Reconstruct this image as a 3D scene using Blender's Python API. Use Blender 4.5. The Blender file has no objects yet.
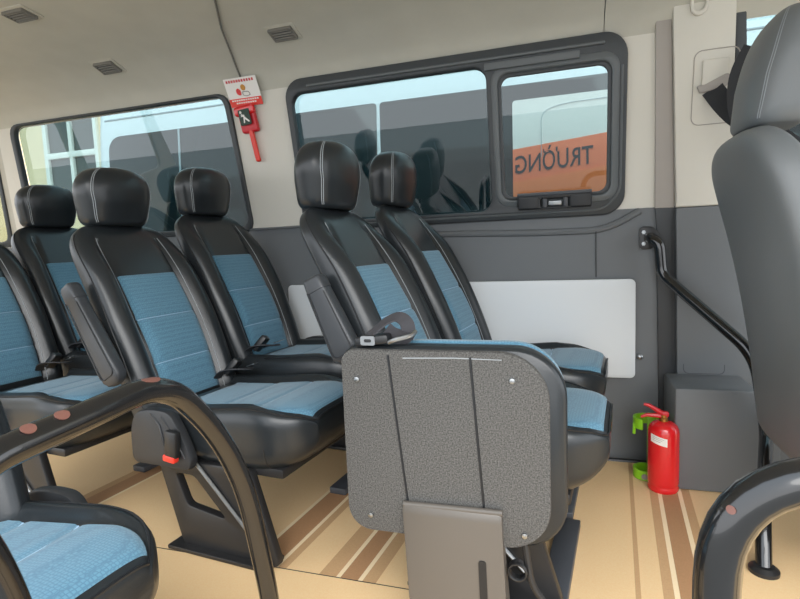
import bpy, bmesh, math, random
from mathutils import Vector, Matrix
random.seed(4)
C = bpy.context.scene.collection
PI = math.pi

# ------------------------------------------------------------------ materials
def lin(c):
    return tuple(((v/255)/12.92 if v/255 <= .04045 else ((v/255+.055)/1.055)**2.4) for v in c)

def mat(name, rgb, rough=.5, metal=0., spec=.5, bump=None, speck=None, coat=0., emis=None):
    """bump=(scale,strength,dist); speck=(scale,amount) mottles the base colour"""
    m = bpy.data.materials.new(name); m.use_nodes = True
    nt = m.node_tree; b = nt.nodes['Principled BSDF']
    col = lin(rgb)
    b.inputs['Base Color'].default_value = (*col, 1)
    b.inputs['Roughness'].default_value = rough
    b.inputs['Metallic'].default_value = metal
    b.inputs['Specular IOR Level'].default_value = spec
    if coat: b.inputs['Coat Weight'].default_value = coat
    tc = nt.nodes.new('ShaderNodeTexCoord')
    if speck:
        n = nt.nodes.new('ShaderNodeTexNoise'); n.inputs['Scale'].default_value = speck[0]
        n.inputs['Detail'].default_value = 3
        nt.links.new(tc.outputs['Object'], n.inputs['Vector'])
        r = nt.nodes.new('ShaderNodeValToRGB')
        a = speck[1]
        r.color_ramp.elements[0].position = .3; r.color_ramp.elements[1].position = .7
        r.color_ramp.elements[0].color = (*[max(0, v*(1-a)) for v in col], 1)
        r.color_ramp.elements[1].color = (*[min(1, v*(1+a)) for v in col], 1)
        nt.links.new(n.outputs['Fac'], r.inputs['Fac'])
        nt.links.new(r.outputs['Color'], b.inputs['Base Color'])
    if bump:
        n = nt.nodes.new('ShaderNodeTexNoise'); n.inputs['Scale'].default_value = bump[0]
        n.inputs['Detail'].default_value = 4
        nt.links.new(tc.outputs['Object'], n.inputs['Vector'])
        bp = nt.nodes.new('ShaderNodeBump'); bp.inputs['Strength'].default_value = bump[1]
        bp.inputs['Distance'].default_value = bump[2]
        nt.links.new(n.outputs['Fac'], bp.inputs['Height'])
        nt.links.new(bp.outputs['Normal'], b.inputs['Normal'])
    return m

def fabric_mat(name, rgb, dark):
    m = bpy.data.materials.new(name); m.use_nodes = True
    nt = m.node_tree; b = nt.nodes['Principled BSDF']
    b.inputs['Roughness'].default_value = .85
    b.inputs['Specular IOR Level'].default_value = .25
    b.inputs['Sheen Weight'].default_value = .25
    tc = nt.nodes.new('ShaderNodeTexCoord')
    v = nt.nodes.new('ShaderNodeTexVoronoi'); v.feature = 'DISTANCE_TO_EDGE'
    v.inputs['Scale'].default_value = 135; v.inputs['Randomness'].default_value = .35
    nt.links.new(tc.outputs['Object'], v.inputs['Vector'])
    r = nt.nodes.new('ShaderNodeValToRGB')
    r.color_ramp.elements[0].position = .03; r.color_ramp.elements[0].color = (*lin(dark), 1)
    r.color_ramp.elements[1].position = .22; r.color_ramp.elements[1].color = (*lin(rgb), 1)
    nt.links.new(v.outputs['Distance'], r.inputs['Fac'])
    nt.links.new(r.outputs['Color'], b.inputs['Base Color'])
    bp = nt.nodes.new('ShaderNodeBump'); bp.inputs['Strength'].default_value = .35
    bp.inputs['Distance'].default_value = .002
    nt.links.new(v.outputs['Distance'], bp.inputs['Height'])
    nt.links.new(bp.outputs['Normal'], b.inputs['Normal'])
    return m

def glass_mat(name, tint, refl=.05):
    m = bpy.data.materials.new(name); m.use_nodes = True
    nt = m.node_tree; nt.nodes.clear()
    o = nt.nodes.new('ShaderNodeOutputMaterial')
    t = nt.nodes.new('ShaderNodeBsdfTransparent'); t.inputs['Color'].default_value = (*tint, 1)
    g = nt.nodes.new('ShaderNodeBsdfGlossy'); g.inputs['Roughness'].default_value = .0
    f = nt.nodes.new('ShaderNodeFresnel'); f.inputs['IOR'].default_value = 1.5
    ma = nt.nodes.new('ShaderNodeMath'); ma.operation = 'ADD'; ma.inputs[1].default_value = refl
    ma.use_clamp = True
    x = nt.nodes.new('ShaderNodeMixShader')
    gm = nt.nodes.new('ShaderNodeNewGeometry'); iv = nt.nodes.new('ShaderNodeMath'); iv.operation = 'SUBTRACT'; iv.inputs[0].default_value = 1
    ml = nt.nodes.new('ShaderNodeMath'); ml.operation = 'MULTIPLY'
    nt.links.new(gm.outputs['Backfacing'], iv.inputs[1]); nt.links.new(iv.outputs[0], ml.inputs[0]); nt.links.new(ma.outputs[0], ml.inputs[1])
    nt.links.new(f.outputs['Fac'], ma.inputs[0]); nt.links.new(ml.outputs[0], x.inputs['Fac'])
    nt.links.new(t.outputs[0], x.inputs[1]); nt.links.new(g.outputs[0], x.inputs[2])
    nt.links.new(x.outputs[0], o.inputs['Surface'])
    return m

def floor_mat():
    m = bpy.data.materials.new('striped_beige_vinyl'); m.use_nodes = True
    nt = m.node_tree; b = nt.nodes['Principled BSDF']
    b.inputs['Roughness'].default_value = .6; b.inputs['Specular IOR Level'].default_value = .3
    geo = nt.nodes.new('ShaderNodeTexCoord')
    sep = nt.nodes.new('ShaderNodeSeparateXYZ'); nt.links.new(geo.outputs['Object'], sep.inputs[0])
    mr = nt.nodes.new('ShaderNodeMapRange')
    X0, X1 = -2.6, .9
    mr.inputs['From Min'].default_value = X0; mr.inputs['From Max'].default_value = X1
    sk = nt.nodes.new('ShaderNodeMath'); sk.operation = 'MULTIPLY_ADD'; sk.inputs[1].default_value = -.085
    off = nt.nodes.new('ShaderNodeMath'); off.operation = 'SUBTRACT'; off.inputs[1].default_value = 1.95
    nt.links.new(sep.outputs['Y'], off.inputs[0]); nt.links.new(off.outputs[0], sk.inputs[0]); nt.links.new(sep.outputs['X'], sk.inputs[2])
    nt.links.new(sk.outputs[0], mr.inputs['Value'])
    r = nt.nodes.new('ShaderNodeValToRGB'); r.color_ramp.interpolation = 'CONSTANT'
    base, pale, brown, mid = (238,203,154), (248,224,184), (180,138,100), (202,163,120)
    st = [(-1.84, mid), (-1.805, pale), (-1.80, brown), (-1.72, pale), (-1.71, base),
          (-.90, pale), (-.885, brown), (-.80, pale), (-.785, mid), (-.755, base),
          (-.655, pale), (-.645, mid), (-.60, pale), (-.59, brown), (-.525, pale), (-.515, mid), (-.47, base),
          (.215, mid), (.219, base), (.236, mid), (.240, base), (.275, mid), (.312, pale), (.318, brown), (.375, pale), (.381, mid), (.415, pale), (.421, base)]
    e = r.color_ramp.elements
    e[0].position = 0; e[0].color = (*lin(base), 1)
    e[1].position = .9999; e[1].color = (*lin(base), 1)
    for x, c in st:
        k = e.new((x-X0)/(X1-X0)); k.color = (*lin(c), 1)
    nt.links.new(mr.outputs['Result'], r.inputs['Fac'])
    # aisle strip (Y < 1.3) is plain; a thin dark seam where the two sheets meet
    cmp_ = nt.nodes.new('ShaderNodeMath'); cmp_.operation = 'GREATER_THAN'; cmp_.inputs[1].default_value = 1.30
    nt.links.new(sep.outputs['Y'], cmp_.inputs[0])
    right = nt.nodes.new('ShaderNodeMath'); right.operation = 'GREATER_THAN'; right.inputs[1].default_value = .05
    nt.links.new(sep.outputs['X'], right.inputs[0])
    mx_ = nt.nodes.new('ShaderNodeMath'); mx_.operation = 'MAXIMUM'
    nt.links.new(cmp_.outputs[0], mx_.inputs[0]); nt.links.new(right.outputs[0], mx_.inputs[1])
    mix = nt.nodes.new('ShaderNodeMix'); mix.data_type = 'RGBA'
    nt.links.new(mx_.outputs[0], mix.inputs['Factor'])
    mix.inputs['A'].default_value = (*lin(base), 1)
    nt.links.new(r.outputs['Color'], mix.inputs['B'])
    n = nt.nodes.new('ShaderNodeTexNoise'); n.inputs['Scale'].default_value = 260; n.inputs['Detail'].default_value = 3
    nt.links.new(geo.outputs['Object'], n.inputs['Vector'])
    m2 = nt.nodes.new('ShaderNodeMix'); m2.data_type = 'RGBA'; m2.blend_type = 'OVERLAY'
    m2.inputs['Factor'].default_value = .22
    nt.links.new(mix.outputs['Result'], m2.inputs['A']); nt.links.new(n.outputs['Color'], m2.inputs['B'])
    bw = nt.nodes.new('ShaderNodeRGBToBW'); nt.links.new(n.outputs['Color'], bw.inputs[0])
    nt.links.new(bw.outputs[0], m2.inputs['B'])
    nt.links.new(m2.outputs['Result'], b.inputs['Base Color'])
    bp = nt.nodes.new('ShaderNodeBump'); bp.inputs['Strength'].default_value = .2; bp.inputs['Distance'].default_value = .002
    nt.links.new(n.outputs['Fac'], bp.inputs['Height']); nt.links.new(bp.outputs['Normal'], b.inputs['Normal'])
    return m

M = dict(
    leather=mat('black_leather', (36,40,43), .29, bump=(190,.12,.002)),
    leather_grey=mat('charcoal_leather', (110,115,118), .42, bump=(190,.12,.002)),
    blue=fabric_mat('blue_honeycomb_fabric', (96,140,162), (80,120,143)),
    stitch=mat('grey_thread', (150,156,160), .7),
    seam=mat('pale_blue_seam_thread', (150,180,204), .7),
    piping=mat('black_piping', (26,28,31), .45),
    plastic=mat('black_plastic', (38,40,43), .45, bump=(400,.08,.001)),
    plastic_grey=mat('charcoal_plastic', (70,73,78), .42, bump=(400,.06,.001)),
    armplastic=mat('dark_grey_plastic', (54,57,61), .4, bump=(400,.06,.001)),
    brownplastic=mat('taupe_plastic', (93,88,82), .4, bump=(300,.08,.001)),
    metal_black=mat('black_painted_metal', (34,34,35), .38),
    gloss_black=mat('glossy_black_paint', (24,24,25), .2, coat=.6),
    chrome=mat('chrome', (200,200,200), .12, 1.),
    steel=mat('brushed_steel', (165,168,170), .35, 1.),
    carpet=mat('grey_needle_felt', (88,87,85), .95, spec=.1, bump=(420,.5,.003), speck=(300,.5)),
    cream=mat('cream_wall_trim', (214,211,201), .6, bump=(300,.05,.001)),
    headliner=mat('grey_headliner_fabric', (192,190,179), .9, spec=.1, bump=(350,.2,.002), speck=(8,.03)),
    dark_trim=mat('dark_grey_wall_trim', (104,108,111), .5, bump=(400,.12,.001)),
    darker_trim=mat('near_black_pillar_trim', (58,61,64), .5),
    groove=mat('pillar_groove_grey', (166,160,154), .6),
    inset=mat('light_grey_panel', (214,219,222), .45, bump=(300,.04,.001)),
    rubber=mat('black_window_rubber', (58,62,65), .45),
    sash=mat('grey_black_window_sash', (90,95,97), .4),
    glass=glass_mat('tinted_window_glass', (.50,.60,.61), .035),
    glass_plain=glass_mat('clear_window_glass', (.55,.60,.56), .0),
    red=mat('red_gloss_paint', (214,28,34), .25, coat=.5),
    redplastic=mat('red_plastic', (200,28,40), .35),
    orangered=mat('orange_red_plastic', (226,58,44), .35),
    green=mat('lime_green_plastic', (146,214,40), .4),
    white=mat('white_paper', (236,234,230), .7),
    ink=mat('grey_ink', (150,146,142), .8),
    darkgreen=mat('dark_green_label', (22,52,38), .5),
    brass=mat('brass_valve', (176,130,70), .3, .9),
    buckle=mat('buckle_black', (30,31,33), .4),
    webbing=mat('black_webbing', (44,46,50), .7, bump=(700,.4,.001)),
    greyweb=mat('grey_webbing', (64,63,67), .7, bump=(700,.4,.001)),
    scratch=mat('worn_bare_copper_patch', (112,74,64), .5),
    floor=floor_mat(),
    vanwhite=mat('white_car_paint', (236,240,242), .3, coat=.3),
    vanglass=mat('dark_car_glass', (24,38,42), .06),
    vanline=mat('panel_gap_grey', (170,180,184), .6),
    reflwhite=mat('white_reflection', (240,232,224), .4),  # colours of the reflection painted over the parked van's window
    reflorange=mat('orange_reflection', (255,128,84), .4),
    reflamber=mat('amber_reflection', (255,136,78), .4),
    letter=mat('black_reflected_letters', (40,36,44), .5),
    house=mat('pale_yellow_render', (246,220,178), .9, speck=(3,.04)),
    housewhite=mat('white_window_paint', (240,238,228), .6),
    housepane=mat('dark_house_pane', (66,78,76), .1),
    eave=mat('pale_blue_roof', (176,206,222), .6),
    ground=mat('grey_concrete', (140,139,135), .9, speck=(6,.12)),
    teal=mat('teal_label', (120,200,196), .5),
    bumpy=mat('fluted_plastic', (120,118,112), .6),
)

# ------------------------------------------------------------------ mesh helpers
def tag(o, label=None, cat=None, group=None, kind=None):
    if label: o['label'] = label
    if cat: o['category'] = cat
    if group: o['group'] = group
    if kind: o['kind'] = kind
    return o

def thing(name, loc, label, cat, group=None, rz=0):
    o = bpy.data.objects.new(name, None); C.objects.link(o)
    o.location = loc; o.rotation_euler = (0, 0, rz); o.empty_display_size = .1
    return tag(o, label, cat, group)

class MB:
    def __init__(s): s.v = []; s.f = []
    def add(s, vs, fs):
        k = len(s.v); s.v += [tuple(v) for v in vs]; s.f += [tuple(i+k for i in f) for f in fs]; return s
    def loft(s, secs, cap0=True, cap1=True, closed=True):
        n = len(secs[0]); vs = [p for sec in secs for p in sec]; fs = []
        for a in range(len(secs)-1):
            for i in range(n if closed else n-1):
                j = (i+1) % n
                fs.append((a*n+i, a*n+j, (a+1)*n+j, (a+1)*n+i))
        if cap0: fs.append(tuple(range(n))[::-1])
        if cap1: fs.append(tuple((len(secs)-1)*n+i for i in range(n)))
        return s.add(vs, fs)
    def tube(s, pts, r, n=10, closed=False, flat=None):
        """sweep a circle (or a flat ribbon w x t when flat=(w,t,updir)) along pts"""
        P = [Vector(p) for p in pts]; secs = []
        T = []
        for i in range(len(P)):
            if closed: t = P[(i+1) % len(P)]-P[i-1]
            else: t = P[min(i+1, len(P)-1)]-P[max(i-1, 0)]
            T.append(t.normalized())
        up = Vector(flat[2]) if flat else Vector((0, 0, 1))
        if abs(T[0].dot(up.normalized())) > .95: up = Vector((1, 0, 0)) if abs(T[0].x) < .9 else Vector((0, 1, 0))
        nrm = (up-T[0]*up.dot(T[0])).normalized()
        for i in range(len(P)):
            nrm = (nrm-T[i]*nrm.dot(T[i])).normalized(); b = T[i].cross(nrm)
            rr = r[i] if isinstance(r, (list, tuple)) else r
            if flat:
                w, t = flat[0]/2, flat[1]/2
                secs.append([P[i]+b*w+nrm*t, P[i]-b*w+nrm*t, P[i]-b*w-nrm*t, P[i]+b*w-nrm*t])
            else:
                secs.append([P[i]+(nrm*math.cos(2*PI*k/n)+b*math.sin(2*PI*k/n))*rr for k in range(n)])
        if closed: secs.append(secs[0])
        return s.loft(secs, not closed, not closed)
    def box(s, c, d, r=.0, rot=None, seg=2):
        bm = bmesh.new(); bmesh.ops.create_cube(bm, size=1)
        bmesh.ops.scale(bm, vec=d, verts=bm.verts)
        if r > 0: bmesh.ops.bevel(bm, geom=bm.edges[:], offset=min(r, min(d)*.49), segments=seg, profile=.5, affect='EDGES')
        if rot is not None: bmesh.ops.transform(bm, matrix=rot.to_4x4(), verts=bm.verts)
        bm.verts.index_update()
        vs = [v.co+Vector(c) for v in bm.verts]; fs = [[v.index for v in f.verts] for f in bm.faces]
        bm.free(); return s.add(vs, fs)
    def lathe(s, prof, c=(0, 0, 0), n=28, axis='z'):
        secs = []
        for r, z in prof:
            ring = []
            for k in range(n):
                a = 2*PI*k/n; p = (r*math.cos(a), r*math.sin(a), z)
                if axis == 'y': p = (p[0], -p[2], p[1])
                if axis == 'x': p = (p[2], p[0], p[1])
                ring.append((p[0]+c[0], p[1]+c[1], p[2]+c[2]))
            secs.append(ring)
        return s.loft(secs)
    def plate(s, outer, holes, thick, fn, bevel=0.):
        """flat outline with holes, extruded +-thick/2 along w, mapped by fn(u,v,w)"""
        cu = bpy.data.curves.new('tmp', 'CURVE'); cu.dimensions = '2D'; cu.fill_mode = 'BOTH'
        cu.extrude = max(thick/2-bevel, 1e-5); cu.bevel_depth = bevel; cu.bevel_resolution = 1; cu.offset = -bevel
        for loop in [outer]+list(holes):
            sp = cu.splines.new('POLY'); sp.points.add(len(loop)-1); sp.use_cyclic_u = True
            for p, q in zip(sp.points, loop): p.co = (q[0], q[1], 0, 1)
        o = bpy.data.objects.new('tmp', cu); C.objects.link(o)
        dg = bpy.context.evaluated_depsgraph_get(); me = bpy.data.meshes.new_from_object(o.evaluated_get(dg))
        vs = [fn(*v.co) for v in me.vertices]; fs = [list(p.vertices) for p in me.polygons]
        bpy.data.objects.remove(o); bpy.data.curves.remove(cu); bpy.data.meshes.remove(me)
        return s.add(vs, fs)
    def build(s, name, m, parent=None, angle=40):
        me = bpy.data.meshes.new(name); me.from_pydata(s.v, [], s.f)
        bm = bmesh.new(); bm.from_mesh(me)
        bmesh.ops.remove_doubles(bm, verts=bm.verts, dist=1e-5)
        bmesh.ops.recalc_face_normals(bm, faces=bm.faces); bm.to_mesh(me); bm.free()
        me.polygons.foreach_set('use_smooth', [True]*len(me.polygons))
        me.set_sharp_from_angle(angle=math.radians(angle))
        me.materials.append(M[m] if isinstance(m, str) else m)
        o = bpy.data.objects.new(name, me); C.objects.link(o)
        if parent is not None: o.parent = parent
        return o

def rrect(x0, y0, x1, y1, r, n=6):
    """rounded rectangle; r is one radius or four (bl, br, tr, tl)"""
    R = r if isinstance(r, (list, tuple)) else [r]*4
    out = []
    for (cx, cy, a0, q) in ((x0, y0, PI, R[0]), (x1, y0, 1.5*PI, R[1]), (x1, y1, 0, R[2]), (x0, y1, .5*PI, R[3])):
        px = cx+q if cx == x0 else cx-q; py = cy+q if cy == y0 else cy-q
        for k in range(n+1):
            a = a0+k/n*PI/2; out.append((px+q*math.cos(a), py+q*math.sin(a)))
    return out

def rpoly(pts, r, n=5):
    out = []; N = len(pts)
    for i in range(N):
        p, a, b = Vector(pts[i]), Vector(pts[i-1]), Vector(pts[(i+1) % N])
        rr = r[i] if isinstance(r, (list, tuple)) else r
        da, db = (a-p), (b-p); q = min(rr, da.length*.48, db.length*.48)
        p0, p1 = p+da.normalized()*q, p+db.normalized()*q
        for k in range(n+1):
            t = k/n; out.append(tuple(p0*(1-t)**2+p*2*t*(1-t)+p1*t*t))
    return out

def fillet(pts, r, n=8):
    P = [Vector(p) for p in pts]; out = [P[0]]
    for i in range(1, len(P)-1):
        rr = r[i-1] if isinstance(r, (list, tuple)) else r
        da, db = P[i-1]-P[i], P[i+1]-P[i]; q = min(rr, da.length*.49, db.length*.49)
        p0, p1 = P[i]+da.normalized()*q, P[i]+db.normalized()*q
        for k in range(n+1):
            t = k/n; out.append(p0*(1-t)**2+P[i]*2*t*(1-t)+p1*t*t)
    out.append(P[-1]); return out

def resample(pts, n):
    P = [Vector(p) for p in pts]; L = [0]
    for a, b in zip(P, P[1:]): L.append(L[-1]+(b-a).length)
    out = []; j = 0
    for k in range(n):
        t = L[-1]*k/(n-1)
        while j < len(P)-2 and L[j+1] < t: j += 1
        out.append(P[j].lerp(P[j+1], (t-L[j])/max(1e-9, L[j+1]-L[j])))
    return out

def sm(a, b, x):
    t = max(0, min(1, (x-a)/(b-a))); return t*t*(3-2*t)
def spow(c, e): return math.copysign(abs(c)**e, c)
def interp(x, xs, ys):
    if x <= xs[0]: return ys[0]
    for i in range(len(xs)-1):
        if x <= xs[i+1]: return ys[i]+(ys[i+1]-ys[i])*(x-xs[i])/(xs[i+1]-xs[i])
    return ys[-1]

# ------------------------------------------------------------------ seats (local x forward, nose of the cushion at x=0, y across, z up)
class Cushion:
    W = .234; L = .58
    def width(s, x):
        q = max(0, (x+.17)/.17)
        return (s.W-.012*sm(-.3, -.58, x))*(1-.42*q**2.6)
    def e(s, x):
        q = max(0, (x+.075)/.075); return max(0, 1-q**2.6)**(1/2.6)
    def bottom(s, x):
        q = max(0, (x+.20)/.20); return .268+.075*q**1.8
    def top(s, x, u):
        u = abs(u)
        base = interp(x, [-.58, -.4, -.12, 0], [.445, .452, .482, .478])
        edge = interp(x, [-.58, -.2, -.05, 0], [.70, .72, .86, .95])
        b = .034*(1-sm(-.22, -.02, x))+.004
        h = base+b*sm(edge-.12, edge+.14, u)
        h -= .010*math.exp(-((u-edge)/.035)**2)
        for sx in (-.36, -.2):
            if u < edge: h -= .006*math.exp(-((x-sx+.02*u*u)/.008)**2)
        return h
    def pt(s, x, a, n=4.2):
        w = s.width(x); e = .35+.65*s.e(x); zb = s.bottom(x); c, d = math.cos(a), math.sin(a)
        u = spow(c, 2/n); zt = s.top(x, u); zm = zb+(zt-zb)*.55
        z = zm+((zt-zm) if d > 0 else (zm-zb))*spow(d, 2/n)*e
        ww = w*(1-.05*sm(0, -1, d)) 
        return Vector((x, ww*u, z))
    def surf(s, x, u):
        a = math.acos(max(-1, min(1, spow(u, 4.2/2))))
        return s.pt(x, a)

class Back:
    def __init__(s, base=(-.515, .40), top=(-.845, 1.09), W=.235, rear=.095, seams=(.24, .46, .70), bol=.050):
        s.b = Vector((base[0], 0, base[1])); s.t = Vector((top[0], 0, top[1])); s.W = W; s.rear = rear
        d = (s.t-s.b); s.len = d.length; s.d = d.normalized(); s.n = Vector((s.d.z, 0, -s.d.x))
        s.seams = seams; s.bol = bol
    def width(s, t):
        w = interp(t, [0, .2, .45, .75, 1], [.92, .98, 1, .96, .92])*s.W
        q = max(0, (t-.74)/.26); return w*max(0, 1-q**3.4)**(1/3.4)
    def ds(s, t):
        q = max(0, (t-.86)/.14); r = max(0, 1-q**2.6)**(1/2.6)
        q2 = max(0, (.06-t)/.06); return max(.12, r)*(1-.4*q2*q2)
    def front(s, t, u):
        u = abs(u)
        h = s.bol*sm(.54, .82, u)*(1-sm(.66, .97, t))
        h += .018*math.exp(-((t-.3)/.22)**2)*(1-sm(.4, .7, u))
        h -= .010*math.exp(-((u-.60)/.035)**2)*(1-sm(.86, .93, t))
        for q in s.seams:
            if u < .58: h -= .006*math.exp(-((t-q)/.010)**2)
        return h
    def axis(s, t):
        # the upper third curls a little forward of the straight rake
        return s.b+s.d*s.len*t+s.n*(.03*math.sin(PI*t))
    def pt(s, t, a, n=3.6):
        w = s.width(t); k = s.ds(t); c, d = math.cos(a), math.sin(a); u = spow(c, 2/n)
        rear = s.rear*(1-.35*t); dm = -rear*.5
        f = s.front(t, u)
        D = (f-dm) if d > 0 else (rear+dm)
        off = dm+D*spow(d, 2/n)*k
        return s.axis(t)+s.n*off+Vector((0, w*u, 0))
    def surf(s, t, u):
        return s.pt(t, math.acos(max(-1, min(1, spow(u, 3.6/2)))))

def patch(fn, us, vs, lift, depth):
    """closed pad following fn(a,b), lifted off the surface; returns MB"""
    g = [[fn(a, b) for b in vs_row] for a, vs_row in zip(us, vs)]
    na, nb = len(g), len(g[0]); top = []; bot = []
    for i in range(na):
        for j in range(nb):
            da = g[min(i+1, na-1)][j]-g[max(i-1, 0)][j]; db = g[i][min(j+1, nb-1)]-g[i][max(j-1, 0)]
            nn = da.cross(db); nn = nn.normalized() if nn.length > 1e-9 else Vector((0, 0, 1))
            ed = 0.25 if i in (0, na-1) or j in (0, nb-1) else 1
            top.append((g[i][j], nn, ed))
    ref = top[len(top)//2][1]
    sgn = 1 if ref.dot(Vector((.5, 0, 1))) > 0 else -1
    m = MB(); vt = [p+n*sgn*lift*e for p, n, e in top]; vb = [p-n*sgn*depth for p, n, e in top]
    fs = []; N = len(vt)
    for i in range(na-1):
        for j in range(nb-1):
            q = (i*nb+j, i*nb+j+1, (i+1)*nb+j+1, (i+1)*nb+j); fs.append(q); fs.append(tuple(N+k for k in q[::-1]))
    rim = [j for j in range(nb)]+[i*nb+nb-1 for i in range(1, na)]+[(na-1)*nb+j for j in range(nb-2, -1, -1)]+[i*nb for i in range(na-2, 0, -1)]
    for a, b in zip(rim, rim[1:]+rim[:1]): fs.append((a, b, N+b, N+a))
    return m.add(vt+vb, fs)

def lift_curve(fn, ab, h):
    out = []
    for a, b in ab:
        p = fn(a, b); e = 1e-3
        n = (fn(a+e, b)-fn(a-e, b)).cross(fn(a, b+e)-fn(a, b-e))
        n = n.normalized() if n.length > 1e-12 else Vector((0, 0, 1))
        if n.dot(Vector((.6, 0, .8))) < 0: n = -n
        out.append(p+n*h)
    return out

def lin_space(a, b, n): return [a+(b-a)*i/(n-1) for i in range(n)]

def headrest(root, m, cx, z0, H, W, D, tilt, stitch='stitch', rear_seam=False):
    secs = []; NS = 26; NA = 44
    def sec_pt(h, a, n=2.9):
        q = h/H
        w = W*interp(q, [0, .12, .55, 1], [.80, .88, 1, .98])
        t = max(0, (q-.55)/.45); b = max(0, (.10-q)/.10)
        k = max(0, 1-t**2.7)**(1/2.7); kb = max(0, 1-b**2.2)**(1/2.2)
        w = w*(.12+.88*k)*(.86+.14*kb); d = D*(.16+.84*k)*(.7+.3*kb)*interp(q, [0, .4, 1], [.86, 1, .9])
        c, s_ = math.cos(a), math.sin(a)
        x = d*spow(s_, 2/n)+(.012*(1-spow(abs(c), 1)) if s_ > 0 else 0)
        return Vector((cx+x+tilt*h, w*spow(c, 2/n), z0+h))
    hs = [H*(.5-.5*math.cos(PI*i/(NS-1))) for i in range(NS)]
    for h in hs: secs.append([sec_pt(h, 2*PI*k/NA) for k in range(NA)])
    hr = MB().loft(secs).build('headrest', m, root, 60)
    for sg in (1, -1):
        for a in (.62, .70):
            pts = []
            for h in lin_space(H*.05, H*.96, 22):
                p = sec_pt(h, (-a if sg > 0 else PI+a) if rear_seam else (a if sg > 0 else PI-a)); c = Vector((cx+tilt*h, 0, z0+h))
                pts.append(p+(p-c).normalized()*.0006)
            MB().tube(pts, .0013, 5).build('stitching', stitch, hr)
    for sg in (1, -1):
        MB().tube([(cx-.012+tilt*-.06, sg*.052, z0-.06), (cx-.004, sg*.052, z0+.03)], .0065, 10).build('headrest_post', 'chrome', root)
    for sg in (1, -1):
        MB().lathe([(.0, -.01), (.014, -.01), (.014, .004), (.009, .008), (0, .008)], (cx-.012+tilt*-.02, sg*.052, z0-.022), 14).build('post_collar', 'plastic', root)
    return hr

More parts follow.
